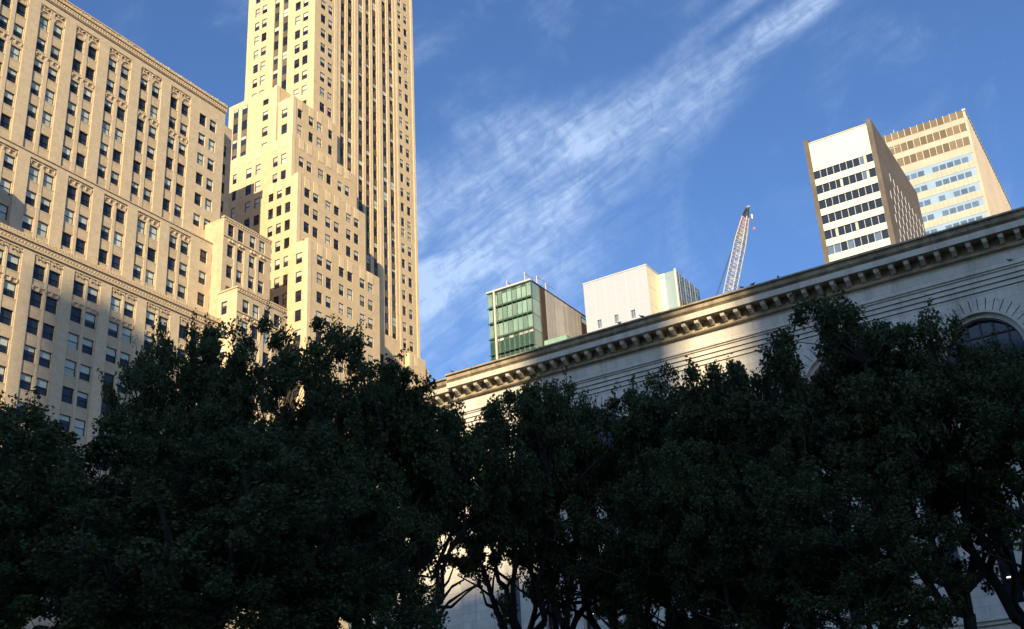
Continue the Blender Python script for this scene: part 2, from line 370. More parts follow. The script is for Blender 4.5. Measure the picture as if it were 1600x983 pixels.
# ------------------------------------------------------------------ brick office building on the left
def salmon():
    root = thing('brick_office_building', 'broad tan brick office block at far left with arched top bays and stepped setbacks', 'building', (95, 117.4, 0))
    wall, trim, wl = MB(), MB(), []
    corb = MB()
    HH = 2.1
    def zone(c, x0, x1, z0, z1, bays, rows, wA, dx, recess=.20, arches=None, corbels=()):
        # bays: list of (left window edge); each bay holds two windows
        bh = [(b-.16, b+dx+wA+.16, z0-1, (arches if arches else rows[0]+1.15)) for b in bays]
        facade(wall, 'S', c, x0, x1, z0, z1, bh, recess, BRICKP, BRICK)
        for (a, b2, e, f), b in zip(bh, bays):
            hol = []
            for r_ in rows:
                for k in (0, dx): hol.append((b+k, b+k+wA, r_-HH, r_)); wl.append(('S', c+recess+.2, b+k, b+k+wA, r_-HH, r_))
            facade(wall, 'S', c+recess, a, b2, max(e, z0), f, hol, .26, BRICK)
            for r_ in rows:
                for k in (0, dx):
                    lbox(trim, 'S', b+k-.06, b+k+wA+.06, r_-HH-.14, r_-HH, -.03, .22, ORN, c+recess+.003)
            # slim pier between the two windows of the bay
            lbox(wall, 'S', b+wA+.12, b+dx-.12, max(e, z0), f-.02, -.07, -.002, BRICKP, c+recess)
            for zc_ in corbels:
                lbox(trim, 'S', a+.01, b2-.01, zc_+.30, zc_+.42, -.12, 0, ORN, c+recess)
                for j in range(5):
                    u = a+.25+j*(b2-a-.5)/4
                    corb.box(u-.09, u+.09, c+recess-.17, c+recess-.004, zc_-.0, zc_+.295, ORN)
                    corb.box(u-.065, u+.065, c+recess-.12, c+recess-.004, zc_-.2, zc_-.01, ORN)
    P = 5.965
    # upper zone
    cU = 122.0; up = [80.62+P*i for i in range(-3, 5)]; rU = [111.8-3.66*i for i in range(8)]
    zone(cU, 55, 109.4, 84, 114.6, up, rU, 1.47, 2.35, arches=113.62, corbels=(105.15,))
    for b in up:
        for k in (0, 2.35): (arc(trim, 'S', cU+.2, b+k+.735, 111.95, .74, .12, .13, ORN, n=14), arc(trim, 'S', cU+.2, b+k+.735, 111.95, .50, .06, .05, ORN, n=12))
        for j in range(4): arc(trim, 'S', cU+.2, b+.14+j*1.18, 113.15, .27, .12, .17, ORN, n=8)
    # right end bay of the upper zone: plain pair of windows
    hol = []
    for r_ in rU:
        for u in (110.42, 112.62): hol.append((u, u+1.42, r_-HH, r_)); wl.append(('S', cU+.2, u, u+1.42, r_-HH, r_))
    facade(wall, 'S', cU, 109.4, 115.86, 84, 114.6, hol, .26, BRICKP)
    facade(wall, 'W', 115.86, cU, 141, 84, 116.3, [], 0, BRICK)
    # frieze and battlements
    lbox(trim, 'S', 55, 115.98, 114.6, 115.6, -.14, .4, ORN, cU); lbox(trim, 'S', 55, 116.05, 115.6, 115.8, -.3, .4, ORN, cU)
    rr = random.Random(4)
    u = 55.0
    while u < 116:
        lbox(trim, 'S', u, u+.34, 115.8, 116.2+.12*rr.random(), -.16, .3, ORN, cU); u += .52
    u = 55.0
    while u < 115.8:
        lbox(trim, 'S', u, u+.3, 114.75, 115.05, -.24, -.14, ORN, cU); lbox(trim, 'S', u+.1, u+.28, 115.15, 115.4, -.22, -.14, ORN, cU); u += .45
    wall.box(55, 115.86, cU+.001, 141, 84, 115.7, BRICK, skip='SE')
    lbox(wall, 'S', 55, 99.3, 115.6, 117.2, 1.0, 12, BRICK, cU); lbox(trim, 'S', 55, 99.5, 117.2, 117.4, .7, 12.2, ORN, cU)
    # rear block, in shade behind the east edge
    rh = [(119.45, 120.45, r_-HH, r_) for r_ in [112.1-3.55*i for i in range(8)]]
    facade(wall, 'S', 126.2, 115.87, 121.6, 80, 116.1, rh, .25, BRICK)
    for h in rh: wl.append(('S', 126.4, *h))
    wall.box(115.87, 121.6, 126.2, 141, 80, 116.1, BRICK, skip='S')
    eh = [(y, y+1.3, r_-HH, r_) for y in (124.2, 128.5, 133) for r_ in rU]
    facade(wall, 'W', 115.86, 122, 141, 84, 115.7, [], 0, BRICK)
    eb = MB()
    for y in (124.2, 128.5, 133.0):
        for r_ in rU:
            wall.box(115.87, 115.93, y-.05, y+1.35, r_-HH-.1, r_-HH, BRICKP)
            eb.box(115.862, 115.9, y, y+1.3, r_-HH, r_, DGLASS)
    eb.build('side_window', root)['kind'] = 'stuff'
    # middle zone
    cM = 120.2; bm_ = [80.78+P*i for i in range(-2, 5)]; rM = [86.65-3.62*i for i in range(4)]
    zone(cM, 60, 109.8, 73.6, 88.4, bm_, rM, 1.55, 2.28, corbels=(87.15,), recess=.2)
    hol = []
    for r_ in rM:
        for u in (110.55, 112.85): hol.append((u, u+1.45, r_-HH, r_)); wl.append(('S', cM+.2, u, u+1.45, r_-HH, r_))
    facade(wall, 'S', cM, 109.8, 115.7, 73.6, 88.4, hol, .26, BRICKP)
    wall.box(60, 115.7, cM+.001, 121.99, 73.6, 88.4, BRICK, skip='S')
    lbox(trim, 'S', 60, 115.75, 88.4, 88.55, -.12, .5, ORN, cM)
    for b in bm_:                                   # openings of the roof parapet
        lbox(trim, 'S', b-.16, b+1.9, 88.56, 89.0, .5, .75, JOINT, cM)
        lbox(trim, 'S', b+2.1, b+4.1, 88.56, 89.0, .5, .75, JOINT, cM)
    # lower zone
    cL = 117.4; bl = [81.25+P*i for i in range(-2, 6)]; rL = [71.5-3.66*i for i in range(14)]
    zone(cL, 60, 112.2, 8, 73.0, bl, rL, 1.7, 2.25, corbels=(68.1,), recess=.16)
    for b in bl:
        for k in (0, 2.25):
            for j in (0, .95): arc(trim, 'S', cL, b+k+.35+j, 72.2, .27, .09, .09, ORN, n=6)
    lbox(trim, 'S', 60, 113.3, 73.0, 73.18, -.2, .3, ORN, cL)
    lbox(trim, 'S', 60, 113.3, 73.18, 74.0, -.1, .3, ORN, cL)
    u = 60.0; i = 0
    while u < 113.0:                                # lattice frieze and crest
        for s_ in (-1, 1):
            trim.face([PT('S', cL, u, 73.25 if s_ > 0 else 73.9, -.16), PT('S', cL, u+.08, 73.25 if s_ > 0 else 73.9, -.16),
                       PT('S', cL, u+.48, 73.9 if s_ > 0 else 73.25, -.16), PT('S', cL, u+.40, 73.9 if s_ > 0 else 73.25, -.16)], BRICKP)
        lbox(trim, 'S', u+.15, u+.33, 73.48, 73.67, -.17, -.1, ORN, cL)
        lbox(trim, 'S', u+.04, u+.36, 74.32, 74.72, -.26, -.02, ORN, cL); u += .48
    lbox(trim, 'S', 60, 113.3, 74.0, 74.32, -.3, .3, ORN, cL)
    wall.box(60, 113.3, cL+.002, 120.19, 8, 74.0, BRICK, skip='S')
    # western wing, mostly beyond the frame; it throws the shadow on the first bays
    wall.box(50, 72.5, 116.75, 121.9, 74.8, 84.0, BRICK)
    # wings on the right
    def wing(x0, x1, y0, y1, z1, cols, rows, ww, name):
        hol = []
        for r_ in rows:
            for u in cols: hol.append((u, u+ww, r_-HH, r_)); wl.append(('S', y0+.2, u, u+ww, r_-HH, r_))
        facade(wall, 'S', y0, x0, x1, 4, z1, hol, .26, BRICK)
        lbox(trim, 'S', x0-.12, x1+.12, z1, z1+.25, -.14, .5, ORN, y0)
        lbox(trim, 'S', x0-.06, x1+.06, rows[0]+.65+.2, rows[0]+.8+.2, -.1, 0, ORN, y0)
        u = x0+.3
        while u < x1-.2: lbox(trim, 'S', u, u+.26, z1-.36, z1-.06, -.1, -.001, ORN, y0); u += .5
        zr = rows[1]+.55
        lbox(trim, 'S', x0-.05, x1+.05, zr+.55, zr+.7, -.12, 0, ORN, y0)
        for cc in cols:
            for uu in (cc+.3, cc+ww-.3):
                corb.box(uu-.12, uu+.12, y0-.25, y0-.002, zr-.1, zr+.3, ORN)
        for a, b in zip(cols, cols[1:]):
            lbox(wall, 'S', a+ww+.15, b-.15, 4, zr-.3, -.12, -.003, BRICKP, y0)
    wing(112.97, 123.35, 118, 141, 92.4, (113.89, 116.0, 118.57, 120.68), [91.0-.0+.7-3.55*i for i in range(7)], 1.25, 'a')
    wall.box(112.97, 123.35, 118.002, 141, 4, 92.4, BRICK, skip='S')
    y0 = 114.0
    k = y0/115.0
    wing(116.36-3.92+.0, 122.95, y0, 118, 1.6+(79.84-1.6)*k-.2, tuple(v*k for v in (114.6, 116.74, 119.17, 121.3)), [1.6+(78.15-1.6)*k-3.48*i for i in range(9)], 1.35, 'b')
    x0 = 112.44; z1 = 1.6+(79.84-1.6)*k-.2
    hol = [(116.0, 117.2, r_-HH, r_) for r_ in [77.4, 73.9, 70.4]]
    for a, b, e, f in hol: wl.append(('W', x0+.2, a, b, e, f))
    facade(wall, 'W', x0, y0, 117.99, 4, z1, hol, .26, BRICKP)
    wall.box(x0, 122.95, y0+.002, 117.99, 4, z1, BRICK, skip='SW')
    lbox(trim, 'W', y0-.1, 117.9, z1, z1+.25, -.14, .4, ORN, x0)
    wall.build('wall', root); trim.build('stone_trim', root); corb.build('corbel_course', root)
    windows(root, wl, FRAME, pblind=.66, cap=100, seed=11, big=.28)
salmon()

# ------------------------------------------------------------------ pale setback skyscraper
def skyscraper():
    root = thing('setback_skyscraper', 'tall pale brick skyscraper with dark vertical window strips rising past the top of the picture', 'building', (150, 125, 0))
    wall, span, wl = MB(), MB(), []
    HH = 2.0
    def block(x0, x1, y0, y1, z0, z1, S=(), Wn=(), rs=(), rw=(), pil=()):
        hs = [(a, b, r_-HH, r_) for a, b in S for r_ in rs if r_-HH > z0 and r_ < z1]
        hw = [(a, b, r_-HH, r_) for a, b in Wn for r_ in rw if r_-HH > z0 and r_ < z1]
        for h in hs: wl.append(('S', y0+.1, *h))
        for h in hw: wl.append(('W', x0+.1, *h))
        facade(wall, 'S', y0, x0, x1, z0, z1, hs, .17, PALE); facade(wall, 'W', x0, y0, y1, z0, z1, hw, .17, PALE)
        wall.box(x0, x1, y0, y1, z0, z1, PALE, skip='SWB')
        # corner pilasters and fluted parapet piers give the top edge its relief
        lbox(wall, 'S', x0-.14, x0+.75, z0, z1+.12, -.06, .7, PALEP, y0)
        for a, b in S: lbox(wall, 'S', a+.02, b-.02, z1-2.0, z1+.08, -.05, .25, PALEP, y0)
        for a, b in Wn: lbox(wall, 'W', a+.02, b-.02, z1-2.0, z1+.08, -.05, .25, PALEP, x0)
        cp = MB(); cp.box(x0+.1, x1-.02, y0+.1, y0+.5, z1, z1+.18, PALEP); cp.build('coping', root)
    ZT = 214.0
    lo = [106.0+3.47*k for k in range(-22, 4)]; hi = [153.6+3.47*k for k in range(-10, 17)]
    rowsT = lo+hi
    # main shaft
    x0, x1, y0, y1 = 140.2, 172.3, 124.6, 142.55
    Sw = [(142.0, 143.4), (144.2, 145.45), (167.1, 168.2), (169.2, 170.4)]
    St = [(148.0, 149.3), (150.22, 151.57), (153.56, 154.95), (155.92, 157.16), (158.17, 159.47), (161.41, 162.78), (163.74, 165.09)]
    Ww = [(139.3, 140.58), (137.3, 138.65), (128.35, 129.7), (126.3, 127.65)]; Wt = [(133.94, 135.28), (131.58, 132.94)]
    hs = [(a, b, r_-HH, r_) for a, b in Sw for r_ in rowsT]
    rowsW = [r_+.15 for r_ in rowsT]
    hw = [(a, b, r_-HH, r_) for a, b in Ww for r_ in rowsW]
    for h in hs: wl.append(('S', y0+.1, *h))
    for h in hw:
        if h[2] > 112: wl.append(('W', x0+.1, *h))
    facade(wall, 'S', y0, x0, x1, 60, ZT, hs+[(a, b, 91.0, ZT+1) for a, b in St]+[(159.9, 161.1, 74, 86.6), (163.2, 164.6, 74, 86.6)], .2, PALE)
    facade(wall, 'W', x0, y0, y1, 60, ZT, [h for h in hw if h[2] > 112]+[(a, b, 136.5, ZT+1) for a, b in Wt], .2, PALE)
    wall.box(x0, x1, y0, y1, 60, ZT, PALE, skip='SWB')
    for a, b in ((159.9, 161.1), (163.2, 164.6)): lquad(span, 'S', a, b, 74, 86.6, .19, DGLASS, y0)
    rr = random.Random(7)
    strip = MB()
    for ax, c, T, z00, rows in (('S', y0, St, 91.0, rowsT), ('W', x0, Wt, 136.5, rowsW)):
        for a, b in T:
            rs = sorted(r_ for r_ in rows if r_ > z00)
            z = z00
            for r_ in rs:
                lo_ = max(z00, r_-HH)
                lbox(span, ax, a, b, z, lo_, .14, .19, SPAN, c)
                for q in range(3): 
                    uu = a+(b-a)*(q+1)/4; lbox(span, ax, uu-.03, uu+.03, z+.02, lo_-.02, .11, .14, SPAN, c)
                lquad(strip, ax, a, b, lo_, r_, .19, DGLASS, c)
                lbox(strip, ax, a, b, (lo_+r_)/2-.04, (lo_+r_)/2+.04, .14, .18, FRAMEB, c)
                q = rr.random()
                if q < .42:
                    f = rr.choice((.25, .4, .5, .5, .9)); lquad(strip, ax, a+.1, b-.1, r_-(r_-lo_)*f, r_-.06, .17, BLINDW if rr.random() < .75 else BLIND, c)
                z = r_
            lbox(span, ax, a, b, z, ZT, .14, .19, SPAN, c)
    strip.build('strip_window', root)['kind'] = 'stuff'
    # bright slender piers beside the dark strips
    for a, b in St:
        lbox(wall, 'S', a-.34, a-.12, 91.2, ZT, -.025, -.002, PALEP, y0); lbox(wall, 'S', b+.12, b+.34, 91.2, ZT, -.025, -.002, PALEP, y0)
    for u in (152.56, 160.44): lbox(wall, 'S', u-.35, u+.35, 91.2, ZT, -.08, -.002, PALEP, y0)
    for a, b in ((146.0, 146.9), (166.1, 166.8)): lbox(wall, 'S', a, b, 88, ZT, -.07, -.002, PALEP, y0)
    lbox(wall, 'S', 171.7, 172.44, 60, ZT, -.12, -.002, PALEP, y0)
    # stepped blocks to the west and south of the shaft
    rA = [133.0-3.47*k for k in range(0, 20)]
    block(135.0, 152, 128.9, 128.9+12.3, 60, 134.2, Wn=[(131.0, 132.41)], rw=rA)
    # strips on the far left part
    for a, b in ((138.68, 139.86), (136.33, 137.66)):
        zz = 133.0; st2 = MB()
        lbox(st2, 'W', a-.05, b+.05, zz-17.4, zz, -.002, .02, FRAMEB, 135.0)
        for k in range(5):
            lquad(st2, 'W', a, b, zz-2.0, zz, -.006, DGLASS, 135.0)
            if k % 2 == 0: lquad(st2, 'W', a+.08, b-.08, zz-.7, zz-.05, -.02, BLINDW, 135.0)
            lbox(st2, 'W', a, b, zz-3.47, zz-2.0, -.05, -.004, SPAN, 135.0); zz -= 3.47
        st2.build('recessed_strip', root)
    block(133.3, 145.5, 123.2, 126.9, 60, 128.5, S=[(134.5, 135.65), (137.48, 138.75), (139.73, 141.05), (142.95, 144.08)], Wn=[(124.63, 126.0)],
          rs=[126.6-3.47*k for k in range(0, 4)], rw=[126.67-3.47*k for k in range(0, 4)])
    block(131.5, 149.3, 121.6, 141.1, 60, 118.7, S=[(133.31, 134.59), (135.37, 136.67), (138.41, 139.84), (140.73, 142.01), (143.82, 145.02), (145.87, 147.14)],
          Wn=[(122.93, 124.14), (124.9, 126.06), (128.9, 130.2), (131.14, 132.48), (134.79, 135.76)], rs=[115.15-3.47*k for k in range(0, 3)], rw=[115.4-3.47*k for k in range(0, 15)])
    block(131.0, 149.4, 119.6, 127.1, 60, 109.7, S=[(132.68, 134.1), (134.96, 136.34), (138.24, 139.65), (140.53, 141.92), (143.88, 145.25), (146.09, 147.42)],
          Wn=[(121.22, 122.45), (123.23, 124.43), (125.18, 126.33)], rs=[107.95-3.47*k for k in range(0, 5)], rw=[108.15-3.47*k for k in range(0, 13)])
    block(128.8, 147.5, 115.0, 119.35, 40, 94.4, S=[(130.98, 132.37), (133.24, 134.6), (136.53, 137.83), (138.74, 140.07), (142.05, 143.38), (144.28, 145.65)],
          Wn=[(116.31, 117.64)], rs=[92.65-3.47*k for k in range(0, 14)], rw=[92.45-3.47*k for k in range(0, 14)])
    block(167.4, 172.6, 123.4, 124.55, 40, 88.6, S=[(169.0, 170.3)], rs=[85.0])
    block(172.7, 174.4, 123.9, 140, 40, 87.3)
    base = MB()
    base.box(127.6, 176.5, 111.5, 142, -.1, 66.5, PALE)
    base.build('base', root)
    wall.build('wall', root); span.build('spandrel_panel', root)
    windows(root, wl, FRAMEB, pblind=.62, pw=.6, cap=100, seed=5, big=.25)
    return root
skyscraper()

# ------------------------------------------------------------------ classical library
def library():
    root = thing('classical_library', 'long classical stone building with a bracketed cornice and arched windows above the park trees', 'building', (80, 20, 0))
    cor, wall, fr, arch_m = MB(), MB(), MB(), MB()
    Z = lambda z100, x: 1.6+(z100-1.6)*x/100
    YN, YS = 44.8, -60.0
    # cornice profile as (x, z) from the top back edge down; swept along the wall
    def sweep(mb, prof, y0, y1, mats, dx=0.0):
        for (p, q, m) in zip(prof, prof[1:], mats):
            mb.face([(p[0]+dx, y0, p[1]), (p[0]+dx, y1, p[1]), (q[0]+dx, y1, q[1]), (q[0]+dx, y0, q[1])], m)
        for yy in (y0, y1):
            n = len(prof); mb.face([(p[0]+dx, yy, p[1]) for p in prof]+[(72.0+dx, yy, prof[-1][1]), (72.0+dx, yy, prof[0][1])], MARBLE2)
    zt = Z(49.75, 65)
    # weathered gutter course, corona, soffit, bed mould
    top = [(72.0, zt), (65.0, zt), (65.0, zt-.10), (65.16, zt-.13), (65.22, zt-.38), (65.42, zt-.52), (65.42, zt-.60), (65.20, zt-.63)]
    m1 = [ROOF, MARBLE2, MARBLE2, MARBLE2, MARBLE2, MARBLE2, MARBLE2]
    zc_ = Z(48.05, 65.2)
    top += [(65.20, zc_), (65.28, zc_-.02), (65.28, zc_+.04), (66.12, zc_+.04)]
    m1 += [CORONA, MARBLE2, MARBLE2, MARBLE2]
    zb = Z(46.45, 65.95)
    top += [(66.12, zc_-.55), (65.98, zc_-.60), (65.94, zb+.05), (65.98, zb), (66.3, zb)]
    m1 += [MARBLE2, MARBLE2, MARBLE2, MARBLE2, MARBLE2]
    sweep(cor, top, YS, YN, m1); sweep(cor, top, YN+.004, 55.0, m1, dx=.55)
    # frieze
    zd = Z(44.85, 66.2); zl = Z(43.0, 66.2)
    fz = [(66.28, zb), (66.28, zd+.02), (66.05, zd+.0), (66.05, zd-.14), (66.18, zd-.16), (66.18, zd-.20), (66.12, zd-.22), (66.12, zd-.27), (66.22, zd-.29)]
    mz = [MARBLE]*8
    st = (zd-.29-zl)/3
    x = 66.22
    for i in range(3):
        z0 = zd-.29-st*i; fz += [(x, z0-st+.09), (x+.0-.04, z0-st+.07), (x-.04, z0-st+.02), (x+.06, z0-st)]; mz += [MARBLE, MARBLE, MARBLE, JOINT]; x += .045
    fz += [(66.36, zl), (66.36, zl-.05)]; mz += [MARBLE, MARBLE]
    sweep(wall, fz, YS, YN, mz); sweep(wall, fz, YN+.004, 55.0, mz, dx=.55)
    xw = 66.36; ledge = Z(32.8, 66.0)
    cen = [8.53+8.22*i for i in range(-8, 6) if 8.53+8.22*i < 47]
    zc = Z(37.4, xw); r0, r1 = 2.2, 3.35
    hol = []
    for y in cen:
        if y < YN-4: hol.append((y-r1, y+r1, ledge, zc+r1))
    facade(wall, 'W', xw, YS, YN, ledge, zl-.05, hol, 0, MARBLE)
    facade(wall, 'W', xw+.55, YN, 55.0, ledge, zl-.05, [], 0, MARBLE)
    for y in cen:
        if y >= YN-4: continue
        N = 24; win = y > -14
        # fill between the bounding square and the ring
        for i in range(N):
            A, B = math.pi*i/N, math.pi*(i+1)/N
            def bd(t):
                cx_, sx_ = math.cos(t), math.sin(t); s_ = 1/max(abs(cx_), abs(sx_)); return (y+r1*cx_*s_, zc+r1*sx_*s_)
            rr = r1-.01
            pa, pb = bd(A), bd(B)
            wall.face([(xw, y+rr*math.cos(A), zc+rr*math.sin(A)), (xw, pa[0], pa[1]), (xw, pb[0], pb[1]), (xw, y+rr*math.cos(B), zc+rr*math.sin(B))], MARBLE)
        a = bd(math.pi/4)
        # jambs below the springing
        for s_ in (-1, 1):
            ya, yb = sorted((y+s_*r0, y+s_*r1)); wall.face([(xw, ya, ledge), (xw, yb, ledge), (xw, yb, zc), (xw, ya, zc)], MARBLE)
            wall.face([(xw, y+s_*r0, ledge), (xw, y+s_*r0, zc), (xw+.7, y+s_*r0, zc), (xw+.7, y+s_*r0, ledge)], MARBLE)
        V = MB(); nv = 21
        for i in range(nv):                                     # voussoirs with open joints
            A = math.pi*i/nv+.008; B = math.pi*(i+1)/nv-.008
            for k in range(2):
                a0 = A+(B-A)*k/2; a1 = A+(B-A)*(k+1)/2
                q = lambda t, rr, d: (xw-d, y+rr*math.cos(t), zc+rr*math.sin(t))
                V.face([q(a0, 2.55, .03), q(a1, 2.55, .03), q(a1, r1-.02, .03), q(a0, r1-.02, .03)], MARBLE)
            for t in (A, B): V.face([q(t, 2.55, .03), q(t, r1-.02, .03), q(t, r1-.02, -.04), q(t, 2.55, -.04)], JOINT)
        arc(V, 'W', xw+.02, y, zc, 2.5, .9, 0, JOINT, n=24, dep=.02)
        arc(V, 'W', xw, y, zc, 2.42, .13, .16, MARBLE, n=28, dep=.7)
        arc(V, 'W', xw+.25, y, zc, 2.18, .26, .10, MARBLE, n=28, dep=.7)
        V.build('arch_surround', root)
        wn = MB()
        pts = [(xw+.62, y+2.25*math.cos(math.pi*i/24), zc+2.25*math.sin(math.pi*i/24)) for i in range(25)]
        wn.face(pts+[(xw+.62, y-2.25, ledge), (xw+.62, y+2.25, ledge)], DGLASS)
        for u in (-1.45, -.72, 0, .72, 1.45): lbox(wn, 'W', y+u-.05, y+u+.05, ledge, zc+math.sqrt(max(.1, 4.84-u*u)), 0, .08, FRAMEB, xw+.52)
        for z in (ledge+1.3, zc-.1, zc+1.2): lbox(wn, 'W', y-1.9, y+1.9, z-.05, z+.05, 0, .08, FRAMEB, xw+.53)
        wn.build('arched_window', root)
    # string course under the arches
    zs = ledge
    led = [(66.9, zs), (65.85, zs), (65.85, zs-.18), (65.97, zs-.22), (66.0, zs-.38), (66.1, zs-.42), (66.1, zs-.62)]
    sweep(wall, led, YS, YN, [MARBLE]*6); sweep(wall, led, YN+.004, 55.0, [MARBLE]*6, dx=.55)
    # lower wall with narrow windows
    xl = 66.1; zw1, zw0 = Z(25.9, 66.1), Z(16.4, 66.1)
    ys_ = [10.32+2.80*k for k in range(-24, 12)]
    hol = [(y-1.0, y, zw0, zw1) for y in ys_]
    facade(wall, 'W', xl, YS, YN, 0, zs-.62, hol, .55, MARBLE)
    facade(wall, 'W', xl+.55, YN, 55.0, 0, zs-.62, [], 0, MARBLE)
    wall.face([(xl, YN, 0), (xl+.6, YN, 0), (xl+.6, YN, zt), (xl, YN, zt-1.4)], MARBLE)
    for y in ys_:
        lbox(wall, 'W', y-1.12, y+.12, zw1+.12, zw1+.3, -.14, -.003, MARBLE, xl)
        if y < -12: continue
        w_ = MB()
        w_.box(xl+.45, xl+.5, y-.99, y-.94, zw0, zw1, FRAMEB); w_.box(xl+.45, xl+.5, y-.06, y-.01, zw0, zw1, FRAMEB)
        for z in (zw0+1.4, zw0+2.8, zw0+4.2, zw0+5.6): w_.box(xl+.44, xl+.51, y-.97, y-.02, z-.1, z+.02, FRAMEB)
        w_.box(xl+.49, xl+.52, y-.98, y-.02, zw0, zw1, DGLASS)
        w_.build('slit_window', root)
    mb2 = MB()
    for y in [y for y in ys_ if y < -12]: mb2.box(xl+.49, xl+.52, y-.98, y-.02, zw0, zw1, DGLASS)
    mb2.build('slit_window', root)['kind'] = 'stuff'
    # lamps seen in the narrow windows
    for y, z in ((ys_[-3], 14.5), (ys_[-3], 12.6), (ys_[-8], 15.6), (ys_[-10], 11.6), (ys_[-12], 12.8), (ys_[-6], 16.2)):
        l_ = MB(); l_.box(xl+.42, xl+.47, y-.72, y-.3, z, z+.06, LAMP); l_.build('ceiling_lamp', root)
    # sill course
    z1 = Z(15.65, 65.4)
    sl = [(66.1, z1+.02), (65.4, z1), (65.4, z1-.2), (65.55, z1-.25), (65.55, z1-.4), (65.7, z1-.45), (65.7, z1-.8), (66.09, z1-.9)]
    sweep(wall, sl, YS, YN, [MARBLE]*7)
    wall.box(66.8, 130, YS, 55.0, 0, zt-.06, MARBLE, skip='WB')
    # brackets
    mod = MB(); w_ = .135
    prof = [(65.40, 0), (65.40, -.17), (65.46, -.28), (65.54, -.31), (65.62, -.27), (65.74, -.33), (65.95, -.46), (66.10, -.47), (66.10, 0)]
    for yy in (-w_, w_): mod.face([(x-66, yy, z) for x, z in prof], MARBLE)
    for p, q in zip(prof, prof[1:]): mod.face([(p[0]-66, -w_, p[1]), (p[0]-66, w_, p[1]), (q[0]-66, w_, q[1]), (q[0]-66, -w_, q[1])], MARBLE)
    mod.box(-.64, .1, -w_-.03, w_+.03, -.07, -.002, MARBLE)
    mm = mod.mesh('bracket')
    y = 44.3
    while y > -4:
        o = bpy.data.objects.new('bracket', mm); COL.objects.link(o); o.parent = root; o.location = Vector((66, y, zc_+.035))-root_loc(root); y -= .9085
    y = 54.4
    while y > 45.2:
        o = bpy.data.objects.new('bracket', mm); COL.objects.link(o); o.parent = root; o.location = Vector((66.55, y, zc_+.035))-root_loc(root); y -= .9085
    cor.build('cornice', root); wall.build('wall', root)
library()

